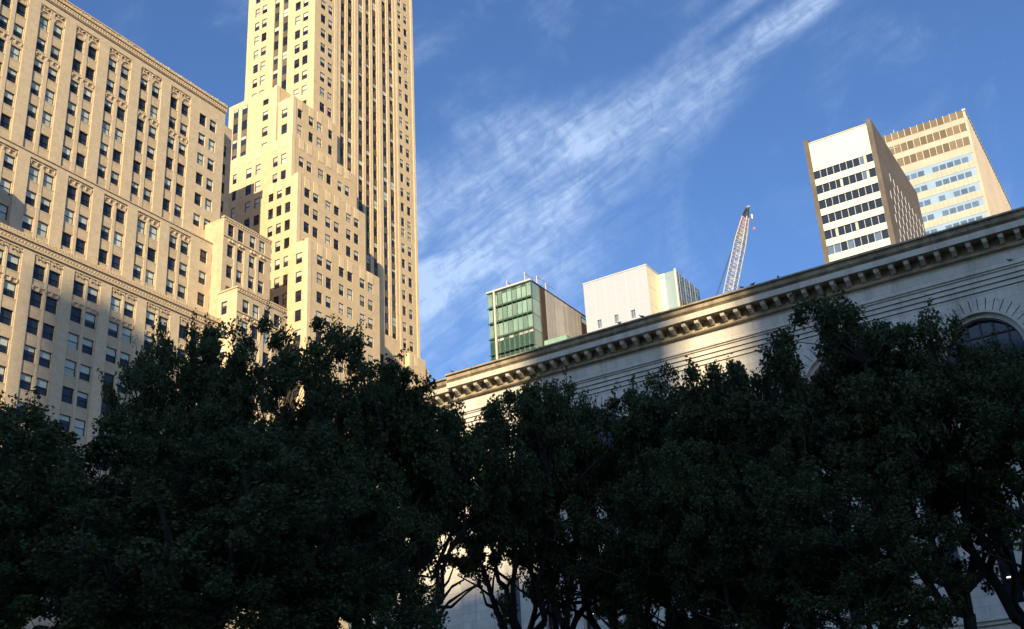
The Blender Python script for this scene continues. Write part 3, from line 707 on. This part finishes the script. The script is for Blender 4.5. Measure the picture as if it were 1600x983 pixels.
# ------------------------------------------------------------------ buildings beyond the library
def green_building():
    k = 2.2; X = 220.0
    root = thing('glass_office_building', 'small green glass fronted tower with tan metal side wall behind the cornice', 'building', (235, 132, 0))
    Zt = 1.6+(57.8-1.6)*k; y0, y1 = 57.06*k, 62.73*k
    st = 1.87*k
    body = MB(); body.box(X+.3, X+29, y0+.3, y1-.02, 0, Zt-.3, GRND, skip='B'); body.build('core', root)
    fr, gl = MB(), MB()
    zs = [Zt-st*i for i in range(0, 9)]
    n = 9
    for i, z in enumerate(zs[:-1]):
        for j in range(n):
            a = y0+(y1-y0)*j/n; b = y0+(y1-y0)*(j+1)/n
            if i == 3:
                lquad(gl, 'W', a+.04, b-.04, z-st+.3, z-.9, 0, GRND, X); lquad(gl, 'W', a+.04, b-.04, z-.85, z-.1, -.01, BLINDW if j in (0, 1, 2, 4, 6, 7) else GRNP, X)
                lquad(gl, 'W', a+.04, b-.04, z-st, z-st+.28, -.01, GRNP, X)
            elif i < 3:
                lquad(gl, 'W', a+.04, b-.04, z-st+.5, z-.45 if i else z-.9, 0, GRNG, X); lquad(gl, 'W', a+.04, b-.04, z-st+.04, z-st+.45, 0, GRNP, X)
                if i == 0: lquad(gl, 'W', a+.04, b-.04, z-.85, z-.06, 0, GRNP if j % 2 else GRNG, X)
            else: lquad(gl, 'W', a+.04, b-.04, z-st+.5, z-.5, 0, GRND, X)
            lbox(fr, 'W', a-.06, a+.06, z-st, z, -.25, -.02, GRNP, X)
        lbox(fr, 'W', y0-.1, y1+.2, z-.04, z+.06, -.38, -.01, GRNP, X)
        for q in range(22): lbox(fr, 'W', y0+q*.56, y0+q*.56+.12, z-.2, z-.07, -.5, -.05, GRNP, X)
    lbox(fr, 'W', y1-2.3, y1-1.85, 60, Zt+.2, -.6, -.2, MULL, X)
    lbox(fr, 'W', y0-.1, y1+.2, Zt+.12, Zt+.5, -.4, .2, MULL, X)
    # corner bay on the south side
    for i, z in enumerate(zs[:-1]):
        lquad(gl, 'S', X+.05, X+4.2, z-st+.1, z-.1, .25, GRNG, y0)
    lbox(fr, 'S', X-.1, X+29, Zt+.1, Zt+.4, -.05, .3, DBROWN, y0)
    lbox(fr, 'S', X+4.2, X+6.6, 60, Zt, .0, .28, DBROWN, y0)
    tan = MB(); u = X+6.6
    while u < X+24.4: lbox(tan, 'S', u+.03, u+.74, 60, Zt-.05, -.05, .25, TANM, y0); u += .77
    fr.build('mullion_grid', root); gl.build('glass_wall', root); tan.build('metal_cladding', root)
    sh = MB(); lbox(sh, 'S', X+24.5, X+29, 60, Zt-.6, -.1, .25, DBROWN, y0)
    for q in range(6): lbox(sh, 'S', X+25+q*.62, X+25.4+q*.62, Zt-2.3, Zt-1.1, -.16, -.1, BLUEG, y0)
    sh.build('stair_tower', root)
    # terrace wing in front, lower
    tw = MB(); tw.box(X+4, X+29, y0-6.5, y0-.2, 60, Zt-16.2, GRND, skip='B')
    for q in range(10): tw.box(X+4.4+q*2.4, X+6.4+q*2.4, y0-6.62, y0-6.5, Zt-18.2, Zt-16.9, BLINDW if q % 3 else GRNP)
    tw.box(X+4, X+4.08, y0-6.4, y0-.3, Zt-16.2, Zt-14.6, GRNG); tw.box(X+4, X+25, y0-6.5, y0-6.44, Zt-16.2, Zt-14.6, GRNG)
    tw.box(X+3.9, X+25, y0-6.6, y0-6.4, Zt-14.6, Zt-14.45, MULL); tw.build('terrace_wing', root)
    cn = MB(); cn.box(X+24, X+32, y0-9.5, y0-4, Zt-14.3, Zt-13.9, CREAM); cn.box(X+26, X+31, y0-8, y0-4, Zt-18, Zt-14.3, DBROWN); cn.build('canopy', root)
    gb = MB(); gb.smooth = True; cz = Zt-17.0; rad_ = .95; rg_ = [(math.sin(math.pi*i/8)*rad_, -math.cos(math.pi*i/8)*rad_) for i in range(9)]
    for (ra, za), (rb, zb_) in zip(rg_, rg_[1:]): gb.tube((X+25, y0-9.2, cz+za), (X+25, y0-9.2, cz+zb_), max(ra, .01), max(rb, .01), WSTEEL, 12)
    gb.tube((X+25, y0-9.2, cz+rad_), (X+25, y0-9.2, Zt-14.2), .06, .06, DSTEEL, 5); gb.build('globe_vent', root)
    lp = MB(); lp.smooth = True
    for yy in (y1-3.4,): pass
    for (xx, yy, h) in ((X+1.2, y1-5.0, 2.8), (X+1.0, y0+2.2, 3.4), (X+4.4, y0+.8, 3.3), (X+8.5, y0+.7, 2.9)):
        a = MB(); a.box(xx-.11, xx+.11, yy-.11, yy+.11, Zt, Zt+h, WSTEEL); a.box(xx-.1, xx+1.9, yy-.06, yy+.06, Zt+h-.5, Zt+h-.35, WSTEEL)
        a.tube((xx, yy, Zt+h-.2), (xx+1.6, yy-1.5, Zt+h-1.7), .05, .05, DSTEEL, 4); a.build('roof_davit', root)
green_building()

def white_building():
    X = 240.0; k = 2.4
    root = thing('white_museum_building', 'plain white box shaped building with three small windows and a glass end behind the cornice', 'building', (252, 112, 0))
    Zt = 1.6+(55.4-1.6)*k; y0, y1 = 43.22*k, 50.7*k
    w = MB(); hol = []
    for py_ in (50.72-.0, 48.95+.0, 47.15): pass
    for yc, z in ((49.16, 50.25), (47.15, 50.25), (45.22, 50.25)): hol.append((yc*k-.55, yc*k+.55, 1.6+(49.95-1.6)*k, 1.6+(50.85-1.6)*k))
    facade(w, 'W', X, y0, y1, 40, Zt, hol, .3, WHITEP); w.box(X, X+7.2, y0, y1, 40, Zt, WHITEP, skip='WBS')
    facade(w, 'S', y0, X, X+7.2, 40, Zt, [], 0, CREAMP)
    lbox(w, 'W', y0-.1, y1+.1, Zt, Zt+.3, -.1, 7, WSTEEL, X)
    for z in range(6): lbox(w, 'S', X+.05, X+7.1, Zt-5.5-z*5, Zt-5.44-z*5, -.02, 0, WHITEP, y0)
    for q in range(1, 6): lbox(w, 'W', y0+(y1-y0)*q/6-.02, y0+(y1-y0)*q/6+.02, 40, Zt-.1, -.012, -.002, CREAMP, X)
    for q in range(12): lbox(w, 'W', y0+.05, y1-.05, Zt-2.6-q*3.4, Zt-2.57-q*3.4, -.014, -.003, CREAMP, X)
    w.build('white_wall', root)
    for a, b, e, f in hol:
        q = MB(); lbox(q, 'W', a, b, e, f, 0, .05, BLUED, X+.28)
        lbox(q, 'W', (a+b)/2-.04, (a+b)/2+.04, e, f, -.06, 0, WSTEEL, X+.28); q.build('small_window', root)
    t = MB(); x2 = X+7.2; k2 = x2/100; yS = 40*k2; zt2 = 1.6+(53.85-1.6)*k2
    lquad(t, 'W', yS, y0-.02, 40, zt2, 0, TEAL, x2); t.box(x2, x2+15, yS+.2, y1, 40, zt2-.4, GRND, skip='BW')
    lquad(t, 'W', y0-1.6, y0-.03, 40, zt2-.05, -.05, CREAMP, x2)  # cream strip paints a sunlit patch onto the teal glass
    lbox(t, 'W', yS-.05, yS+.45, 40, zt2+.3, -.35, .2, WSTEEL, x2)
    t.build('end_glass_wall', root)
    g = MB()
    for i in range(9):
        for j in range(9): lquad(g, 'S', x2+.5+i*1.62, x2+2.0+i*1.62, zt2-2.2-j*2.6, zt2-.1-j*2.6, -.01, BLUED if j < 3 else SPAN, yS+.2)
        lbox(g, 'S', x2+.3+i*1.62, x2+.46+i*1.62, 40, zt2+.1, -.08, 0, TANM if i % 2 else GRNP, yS+.2)
    g.build('fin_facade', root)
    b = MB(); b.box(X+1.5, X+9, y1+.05, y1+3.2, 40, Zt-17, TEAL, skip='B'); b.build('rear_wing', root)
white_building()

def brown_tower():
    X = 230.0; k = 2.3
    root = thing('brown_brick_tower', 'cream and dark banded office tower between brown brick end walls at the right', 'building', (250, 50, 0))
    y0, y1 = 18.2*k, 24.95*k; Zt = 1.6+(63.45-1.6)*k; pw = 1.05; st = 1.655*k
    b = MB(); b.box(X, X+41, y0, y0+pw, 40, Zt, BRBRICK, skip='BS'); b.box(X, X+41, y1-pw, y1, 40, Zt, BRBRICK, skip='B')
    sh = []
    for i in range(11):
        for j in range(13):
            if i == 0 and j < 2: continue
            u = X+5.5+i*3.3+(1.6 if j % 2 else 0); z = Zt-9.5-j*3.0
            sh.append((u, u+.8, z-2.3, z))
    facade(b, 'S', y0, X, X+41, 40, Zt, sh, .5, BRBRICK, WHITEP); b.build('brick_end_wall', root)
    q = MB()
    for a, c, e, f in sh: lquad(q, 'S', a, c, e, f, .49, DGLASS, y0)
    q.build('slot_window', root)['kind'] = 'stuff'
    c = MB(); zr = 1.6+(59.76-1.6)*k; ya, yb = y0+pw, y1-pw
    ztop = 1.6+(62.95-1.6)*k
    c.box(X+.25, X+41, ya, yb, 40, ztop, CREAM, skip='WB'); lquad(c, 'W', ya, yb, zr, ztop, .25, CREAM, X)
    lbox(c, 'W', ya, yb, ztop, ztop+.25, .1, 1, WSTEEL, X)
    z = zr; n = 9; rr = random.Random(2)
    k_ = 0
    while z > 60:
        lbox(c, 'W', ya, yb, z-st, z-st*.57, .05, .5, CREAM, X); 
        for j in range(n):
            a = ya+(yb-ya)*j/n; d = ya+(yb-ya)*(j+1)/n
            if k_ < 8:
                w = MB(); lquad(w, 'W', a+.05, d-.0, z-st*.57, z-.02, .30, BLUED if rr.random() < .12 else DGLASS, X)
                lbox(w, 'W', a-.0, a+.10, z-st*.57, z-.01, .18, .32, MULL, X)
                if rr.random() < .1: lquad(w, 'W', a+.13, a+.6, z-st*.5, z-.05, .28, BLINDW, X)
                w.build('window', root)
        z -= st; k_ += 1
    c.build('cream_spandrel', root)
    r_ = MB(); r_.box(X+1, X+1.2, ya+2, yb-3, ztop+.8, ztop+.9, DSTEEL)
    for j in range(8): r_.box(X+1, X+1.1, ya+2+j*1.3, ya+2.08+j*1.3, ztop, ztop+.85, DSTEEL)
    r_.box(X+1.5, X+3.5, ya+5.4, ya+6.6, ztop, ztop+1.0, DSTEEL); r_.build('roof_rail', root)
    a_ = MB(); a_.tube((X+18, y0+.4, Zt), (X+18, y0+.4, Zt+1.2), .08, .08, WSTEEL, 5); a_.tube((X+18, y0-1.6, Zt+1.2), (X+18, y0+1.2, Zt+1.2), .12, .12, WSTEEL, 5); a_.build('roof_antenna', root)
brown_tower()

def tan_tower():
    X = 290.0; k = 2.9
    root = thing('banded_office_tower', 'tan office tower with brown louvre bands and blue window bands at the far right', 'building', (315, 40, 0))
    y0, y1 = 9.93*k, 18.4*k; Zt = 1.6+(61.0-1.6)*k
    w = MB(); w.box(X+.02, X+64, y0+.02, y1, 40, Zt-.2, TANC, skip='B')
    bl = MB()
    n = 14; dy = (y1-y0)/n
    z = Zt
    hts = [(1.9, 1.85), (2.55, 1.6), (2.4, 2.4)]
    for (hl, hc) in ((2.3, 1.7), (2.5, 1.75), (2.55, 2.4)):
        lv = MB()
        for j in range(n): lbox(lv, 'W', y0+j*dy+.12, y0+(j+1)*dy-.12, z-hl, z, -.05, .0, LOUV, X)
        for j in range(n+1): lbox(w, 'W', y0+j*dy-.07, y0+j*dy+.07, z-hl, z+(.12 if z == Zt else 0), -.22, .0, MULL, X)
        lbox(w, 'W', y0, y1, z-hl-hc, z-hl, -.12, .0, TANC, X); z -= hl+hc; lv.build('louvre_band', root)
    rr = random.Random(3)
    for i in range(9):
        zb = z-2.5
        lbox(bl, 'W', y0+.3, y1, zb, z, -.06, 0, BLUEG, X)
        for j in range(12):
            if j in (5,) or (i == 2 and j == 3): continue
            u = y0+1.5+j*1.93; lquad(bl, 'W', u, u+1.62, zb+.15, zb+1.7, -.075, BLUED, X)
        lbox(w, 'W', y0, y1, zb-1.95, zb, -.14, 0, TANC, X)
        for j in range(22): lbox(w, 'W', y0+.4+j*1.2, y0+.44+j*1.2, zb-1.9, zb-.02, -.155, -.14, LOUV, X)
        z = zb-1.95
    # south side: vertical ribs
    u = X
    while u < X+63.5:
        lbox(w, 'S', u, u+.9, 40, Zt, -.55, 0, TANC, y0); lquad(bl, 'S', u+.95, u+1.95, 40, Zt-4, -.01, LOUV, y0); u += 2.3
    lbox(w, 'S', X-.3, X+64, Zt-.4, Zt+.2, -.7, .2, MULL, y0)
    w.build('wall', root); bl.build('window_band', root)
    m = MB(); m.tube((X+6, y0+19.5, Zt), (X+6, y0+19.5, Zt+4.5), .12, .1, WSTEEL, 6); m.build('roof_mast', root)
tan_tower()

# ------------------------------------------------------------------ crane
def crane():
    root = thing('luffing_crane', 'white lattice crane jib with an orange tipped end rising behind the library cornice', 'crane', (180, 64.5, 0))
    A = np.array((180, 66.8, 76.0)); B = np.array((180, 56.9, 103.4)); d = (B-A); L = np.linalg.norm(d); d /= L
    sx = np.array((1.0, 0, 0)); sy = np.cross(d, sx); sy /= np.linalg.norm(sy)
    def lat(mb, t0, t1, m, hw0, hw1, step=1.0):
        n = max(1, int(round((t1-t0)/step))); P = []
        for i in range(n+1):
            t = t0+(t1-t0)*i/n; h = hw0+(hw1-hw0)*i/n; c = A+d*t
            P.append([c+sx*a*h+sy*b*h for a, b in ((-1, -1), (1, -1), (1, 1), (-1, 1))])
        for i in range(n):
            for j in range(4):
                mb.tube(P[i][j], P[i+1][j], .10, .10, m, 4); q = (j+1) % 4
                mb.tube(P[i][j], P[i+1][q] if i % 2 else P[i][q], .05, .05, m, 3); mb.tube(P[i+1][j], P[i][q], .06, .06, m, 3)
    b = MB(); lat(b, 0, L*.76, WSTEEL, .86, .78, .8); b.build('jib', root)
    b = MB(); lat(b, L*.76, L*.86, YSTEEL, .78, .62, .7); lat(b, L*.86, L*.94, OSTEEL, .62, .45, .7); b.build('painted_jib_end', root)
    b = MB(); lat(b, L*.94, L*1.0, DSTEEL, .45, .18, .6); b.box(*sum(([c-.25, c+.25] for c in B), []), DSTEEL); b.tube(B-sx*.3, B+sx*.3+np.array((0, -.4, .35)), .22, .12, WSTEEL, 6, True); b.build('jib_head', root)
    b = MB(); T = B+np.array((0, -.6, -.6)); b.tube(B, T+np.array((0, 0, -1.0)), .03, .03, DSTEEL, 3)
    b.tube(T+np.array((0, 0, -1.0)), T+np.array((0, 0, -1.9)), .22, .14, WSTEEL, 8, True); b.build('hook_block', root)
    b = MB(); f0 = T+np.array((0, 0, -3.6)); b.tube(T+np.array((0, 0, -1.9)), f0, .02, .02, DSTEEL, 3)
    b.face([f0, f0+np.array((0, -.28, -.06)), f0+np.array((.06, -.25, -.4)), f0+np.array((0, .03, -.34))], FLAGM); b.face([f0+np.array((.02, .03, -.34)), f0+np.array((.02, 0, 0)), f0+np.array((.08, .2, -.2)), f0+np.array((.07, .18, -.34))], FLAGM); b.build('warning_flag', root)
    b = MB(); C0 = A+d*(L*.86)+sy*.7; s_ = 1 if np.array(sy)[1] > 0 else -1
    C0 = A+d*(L*.88)+np.array((0, .6, .3)); E = np.array((180, 69.3, 80.0)); b.tube(C0, E, .05, .05, DSTEEL, 4); b.tube(B+np.array((0, .3, 0)), E+np.array((0, -.35, 0)), .035, .035, DSTEEL, 4)
    mid = C0+(E-C0)*.62; b.tube(mid-np.array((0, .3, .1)), mid+np.array((0, .4, -.4)), .16, .16, WSTEEL, 6, True); b.build('pendant_cable', root)
    b = MB(); b.box(178.6, 181.4, 65.5, 70.5, 73, 75.8, DSTEEL); b.box(179.3, 180.7, 66.2, 68.0, 0, 73, WSTEEL); b.tube((180, 69, 75.8), (180, 70.2, 83), .2, .15, DSTEEL, 5); b.build('mast', root)
crane()

# ------------------------------------------------------------------ pigeons
def pigeon(label, x, y, z, rot, s=1.0):
    mb = MB(); mb.smooth = True
    prof = [(-.20, .10, .012), (-.12, .115, .035), (-.04, .13, .065), (.04, .15, .068), (.09, .18, .05), (.12, .22, .032), (.135, .25, .034), (.155, .262, .03), (.175, .26, .012), (.20, .252, .003)]
    for (a, za, ra), (b, zb, rb) in zip(prof, prof[1:]): mb.tube((a, 0, za), (b, 0, zb), ra, rb, PIG, 8, True)
    body = mb
    for s_ in (-1, 1): mb.face([(.06, s_*.066, .17), (-.02, s_*.075, .18), (-.21, s_*.03, .115), (-.05, s_*.075, .10)], PIG)
    root = thing('pigeon', label, 'bird', (x, y, z), 'pigeons on the library cornice')
    root.rotation_euler = (0, 0, rot); root.scale = (s, s, s)
    o = mb.build('body', root, world=False)
    l_ = MB()
    for s_ in (-1, 1): l_.tube((.0, s_*.03, .09), (.0, s_*.03, 0), .009, .007, FLAGM, 5); l_.box(-.02, .04, s_*.03-.012, s_*.03+.012, 0, .006, FLAGM)
    l_.build('legs', root, world=False)
ztp = 1.6+(49.75-1.6)*.65
for lab, y, rot in (('dark pigeon crouched low on the cornice right beside the crane jib', 21.75, 1.3), ('dark pigeon leaning forward on the cornice, second to the right of the crane', 21.0, -1.2),
                    ('dark pigeon standing upright on the shaded cornice between the crane and the brown tower', 19.3, .4), ('dark pigeon on the cornice in front of the cream end of the white building', 28.87, 1.8),
                    ('dark pigeon on the cornice below the three small windows of the white building', 30.55, -.5), ('small dark pigeon on the sunlit corner where the cornice steps back', 44.2, 2.2)):
    pigeon(lab, 65.14, y, ztp+.002, rot, .95)
pigeon('dark pigeon resting on the thin moulding above the arched window', 66.1, 6.02, 1.6+(44.85-1.6)*.662+.02, 1.5, .95)

# ------------------------------------------------------------------ trees
def leaf_mesh(name, pts, nor_seed, size):
    rg = np.random.default_rng(nor_seed); n = len(pts)
    shp = np.array([(0, 0), (-.48, .22), (-.36, .62), (-.12, .55), (0, 1.0), (.12, .55), (.36, .62), (.48, .22)])
    sc = size*rg.uniform(.5, 1.45, n)
    # leaf frame: normals mostly up and outward, random spin
    nrmv = rg.normal(size=(n, 3)); nrmv[:, 2] = np.abs(nrmv[:, 2])+.35; nrmv /= np.linalg.norm(nrmv, axis=1)[:, None]
    h = rg.normal(size=(n, 3)); h[:, 2] -= .5; u = np.cross(nrmv, h); u /= np.linalg.norm(u, axis=1)[:, None]; w = np.cross(nrmv, u)
    V = pts[:, None, :]+sc[:, None, None]*(shp[None, :, 0, None]*u[:, None, :]+shp[None, :, 1, None]*w[:, None, :])
    V[:, 1:4] += (nrmv*.10*sc[:, None])[:, None, :]; V[:, 5:8] += (nrmv*.10*sc[:, None])[:, None, :]
    k = len(shp); V = V.reshape(-1, 3)
    me = bpy.data.meshes.new(name); me.vertices.add(n*k); me.vertices.foreach_set('co', V.astype(np.float32).ravel())
    me.loops.add(n*k); me.loops.foreach_set('vertex_index', np.arange(n*k, dtype=np.int32))
    me.polygons.add(n); me.polygons.foreach_set('loop_start', np.arange(0, n*k, k, dtype=np.int32)); me.polygons.foreach_set('loop_total', np.full(n, k, dtype=np.int32))
    me.materials.append(LEAF); me.update(); me.validate(); return me
def vnoise(p, seed):
    rg = np.random.default_rng(seed); s = np.zeros(len(p))
    for _ in range(7):
        kx = rg.normal(size=3)*rg.uniform(.5, 1.3); s += np.sin(p@kx+rg.uniform(0, 6.28))
    return s/7
def tree_meshes(seed, H=20.0, Rc=5.6, zb=8.0, ncl=300, thr=-.10, per=235, leaf=.15):
    rg = np.random.default_rng(seed); tb = MB(); lb = MB()
    lean = rg.normal(size=2)*.5; hf = zb*rg.uniform(.78, .95)
    nodes = []
    p = np.array((0, 0, 0.0)); r_ = .42
    for i in range(5):
        q = np.array((lean[0]*(i+1)/5, lean[1]*(i+1)/5, hf*(i+1)/5))+rg.normal(size=3)*.06; tb.tube(p, q, r_*(1.25 if i == 0 else 1), r_*.93, BARK, 10); p = q; r_ *= .93
    fork = p; nl = rg.integers(4, 6); limbs = []
    for i in range(nl):
        az = 2*math.pi*i/nl+rg.uniform(-.4, .4); sp = rg.uniform(.45, .8); pp = fork.copy(); rr = r_*.66
        top = np.array((math.cos(az)*Rc*sp, math.sin(az)*Rc*sp, H-3.2-(sp*2.2)+rg.uniform(-1, .5))); n = 7; prev = pp
        for j in range(1, n+1):
            t = j/n; q = fork+(top-fork)*np.array((t**.85, t**.85, t**1.15))+rg.normal(size=3)*.22; r2 = rr*(1-.8*t)+.03
            lb.tube(prev, q, rr*(1-.8*(t-1/n))+.03, r2, BARK, 7); nodes.append((q, r2)); 
            if j in (2, 3, 4, 5):
                a2 = az+rg.uniform(-1.5, 1.5); L = rg.uniform(2.0, 4.2); e = q+np.array((math.cos(a2)*L, math.sin(a2)*L, rg.uniform(.2, 2.0))); pr = q
                for m_ in range(1, 4):
                    w = q+(e-q)*m_/3+rg.normal(size=3)*.15; lb.tube(pr, w, r2*.55*(1-.25*m_)+.025, r2*.55*(1-.25*(m_+1))+.02, BARK, 5); nodes.append((w, .04)); pr = w
            prev = q
    ND = np.array([a for a, b in nodes])
    # clump centres in a lumpy crown volume
    C = []; zc = (H+zb)/2; hz = (H-zb)/2
    lob = rg.normal(size=(14, 3)); lob /= np.linalg.norm(lob, axis=1)[:, None]; lr = rg.uniform(.78, 1.12, 14)
    while len(C) < ncl:
        d = rg.normal(size=3); d /= np.linalg.norm(d)
        rad = np.max(np.where(lob@d > .72, lr, .80))
        t = rg.uniform(0, 1)**.45*rad
        q = np.array((d[0]*Rc*t, d[1]*Rc*t, zc+d[2]*hz*t))
        if q[2] < zb-.4: continue
        if vnoise(q[None, :], seed)[0] < thr: continue
        C.append(q)
    C = np.array(C)
    for q in C:
        i = np.argmin(((ND-q)**2).sum(1)+np.where(ND[:, 2] > q[2]+.5, 4, 0)); s_ = ND[i]; mdl = (s_+q)/2+rg.normal(size=3)*.15
        lb.tube(s_, mdl, .035, .024, BARK, 4); lb.tube(mdl, q, .024, .010, BARK, 3)
    rad = rg.uniform(.4, .85, ncl)
    pts = []
    for q, rd in zip(C, rad):
        v = rg.normal(size=(per, 3)); v /= np.linalg.norm(v, axis=1)[:, None]; v *= (rg.uniform(0, 1, per)**.5)[:, None]*rd; v[:, 2] *= .75
        pts.append(q+v)
    # loose sprays sticking out of the outline
    for q in C[rg.integers(0, ncl, 130)]:
        o_ = q-np.array((0, 0, zc)); o_ /= np.linalg.norm(o_)+1e-6; e = q+o_*rg.uniform(.4, .9)+np.array((0, 0, .3)); lb.tube(q, e, .012, .006, BARK, 3)
        t = rg.uniform(0, 1, 44)[:, None]; pts.append(q+(e-q)*t+rg.normal(size=(44, 3))*.12)
    pts = np.vstack(pts)
    return tb.mesh('trunk'), lb.mesh('limb'), leaf_mesh('crown', pts, seed+50, leaf), float(np.percentile(pts[:, 2], 99.7))
VAR = [tree_meshes(s, zb=z, Rc=rc, ncl=n, thr=th) for s, z, rc, n, th in ((3, 8.2, 5.6, 320, -.14), (8, 9.4, 5.5, 270, -.03), (21, 8.4, 5.8, 330, -.13), (34, 9.4, 5.6, 275, -.04), (55, 10.2, 5.2, 180, .05))]
TREES = [  # x, y, height, width scale, variant, spin, label
 (23.6, 36.6, 17.0, .72, 0, 0.3, 'dark leafy plane tree filling the lower left corner of the picture'),
 (24.0, 31.9, 15.3, .80, 2, 1.9, 'dark plane tree with a low top, second from the lower left corner'),
 (28.2, 31.3, 19.7, .50, 2, 2.6, 'tall dark plane tree whose ragged top reaches over the brick office block'),
 (29.3, 29.9, 19.9, .58, 0, 4.1, 'tall dark plane tree in front of the wings of the brick office block'),
 (30.0, 26.4, 19.2, .66, 2, 5.0, 'dark broad plane tree in front of the foot of the pale skyscraper'),
 (33.0, 25.9, 18.2, .62, 3, .9, 'dark plane tree at the right foot of the skyscraper, below the sky gap'),
 (36.8, 26.6, 18.9, .60, 4, 3.5, 'loose crowned plane tree in front of the sunlit left end of the cornice'),
 (40.6, 25.1, 19.7, .66, 4, 1.2, 'plane tree with bright gaps in its crown below the green glass building'),
 (42.8, 23.9, 20.0, .62, 1, 6.1, 'plane tree just right of the tree with bright gaps, under the glass building'),
 (44.4, 22.2, 20.2, .74, 3, 2.2, 'dense plane tree under the shaded stretch of cornice'),
 (45.6, 19.4, 19.6, .76, 2, 4.4, 'plane tree with a feathery top below the three small windows'),
 (43.6, 16.4, 19.1, .70, 3, .2, 'plane tree directly under the crane, left of the sunlit patch'),
 (42.4, 14.2, 18.8, .72, 4, 2.9, 'plane tree whose top crosses the sunlit patch of the library wall'),
 (38.9, 10.4, 18.5, .74, 1, .8, 'tall plane tree reaching nearly to the cornice left of the arched window'),
 (40.2, 8.2, 17.9, .70, 4, .7, 'broad plane tree right of the tallest one, under the fluted band'),
 (41.2, 6.0, 16.9, .74, 4, 1.4, 'plane tree covering the foot of the arched window'),
 (40.4, 3.0, 15.4, .74, 4, 3.3, 'plane tree at the right edge with gaps showing the ledge behind'),
 (24.0, 24.6, 13.4, .80, 0, 2.0, 'shorter dark plane tree at the bottom left in front of the taller ones'),
 (28.2, 23.4, 13.0, .52, 2, .6, 'shorter dark plane tree low in the left middle of the picture'),
 (37.4, 16.8, 14.0, .60, 1, 1.1, 'short plane tree low in the middle beside the forked trunk'),
 (36.6, 13.6, 13.8, .54, 3, 5.9, 'short plane tree low in the middle below the sunlit wall patch'),
 (35.6, 9.9, 11.8, .60, 2, 2.4, 'short plane tree low at the right in front of the narrow windows'),
]
TM = {}
def tree(x, y, h, ws, v, spin, label):
    tm = VAR[v]; root = thing('plane_tree', label, 'tree', (x, y, 0), 'plane trees in front of the library')
    root.rotation_euler = (0, 0, spin); root.scale = (ws, ws, h/tm[3])
    for nm, me in zip(('trunk', 'limb', 'crown'), tm[:3]):
        o = bpy.data.objects.new(nm, me); COL.objects.link(o); o.parent = root
for t in TREES: tree(*t)

# ------------------------------------------------------------------ unseen blocks added behind the camera, shaped for the shade and lit gaps
def far_block(label, x0, x1, y0, y1, z1, m, crown=None):
    root = thing('added_shade_block', label, 'building', ((x0+x1)/2, (y0+y1)/2, 0), 'shade blocks added west of the park')
    w = MB(); w.box(x0, x1, y0, y1, -.1, z1, m, skip='B')
    if crown: w.box(*crown, m, skip='B')
    w.build('wall', root)
    g = MB(); z = 6.0
    while z < z1-3:
        lbox(g, 'S', x0+.6, x1-.6, z, z+1.7, -.03, -.002, DGLASS, y0); g.box(x1+.002, x1+.03, y0+.6, y1-.6, z, z+1.7, DGLASS); z += 3.6
    g.build('window_band', root)
XW = -200.0
TG = math.tan(SUN_AZ); DX = 10.0; SH = DX*TG       # depth of a block widens its shadow by this much
def caster(ya, yb, z1, label, m, depth=DX):          # ya..yb: range of sun paths blocked, measured where they cross the east face
    far_block(label, XW-depth, XW, ya, yb-depth*TG, z1, m)
def yc_of(px_, py_, pz_): t = (px_-XW)/(math.cos(SUN_EL)*math.cos(SUN_AZ)); return py_-t*math.cos(SUN_EL)*math.sin(SUN_AZ), pz_+t*math.sin(SUN_EL)
Y = lambda *p: yc_of(*p)[0]; ZZ = lambda *p: yc_of(*p)[1]
a = Y(66, 22.6, 30); b = Y(66, 26.8, 30); c = Y(66, 38.8, 30)
base_hi = ZZ(66, 40, 18.0)
caster(-190, a, 185, 'broad brown block added far behind the viewpoint to shade the right half of the library', BRBRICK, 14)
caster(a-6, b+2, ZZ(66, 24, 25.5), 'low tan block added behind the viewpoint under the gap shaped to light the wall patch', TANC)
caster(b, c, 176, 'slender grey block added behind the viewpoint to shade the middle of the cornice', WHITEP, 6)
caster(c-4, c+30, base_hi, 'low brick block added behind the viewpoint below the gap shaped to light the left cornice', BRICK)
l0 = Y(104.5, 117.4, 66); l1 = Y(81.5, 117.4, 66)
caster(c+26, l0, ZZ(36, 30, 23)+5, 'mid height stone block added behind the viewpoint to shade the left trees', MARBLE)
caster(l0, l1-2.4, ZZ(100, 117.4, 67.2), 'slim cream block added behind the viewpoint to shade the lower brick office floors', PALE, 5)
caster(l0+4, l1, ZZ(85, 117.4, 68.6), 'slim pale shade block with a flat roof added behind the viewpoint, tallest of the north group', PALEP, 4.5) if False else None
caster(l1-4.2, l1, ZZ(88, 117.4, 68.9), 'narrow pale shade block added next to the slim cream block behind the viewpoint', PALEP, 4.5)
caster(l1-3, l1+60, ZZ(30, 40, 21)+3, 'long low shade block added behind the viewpoint at the north end of the park', BRICK)
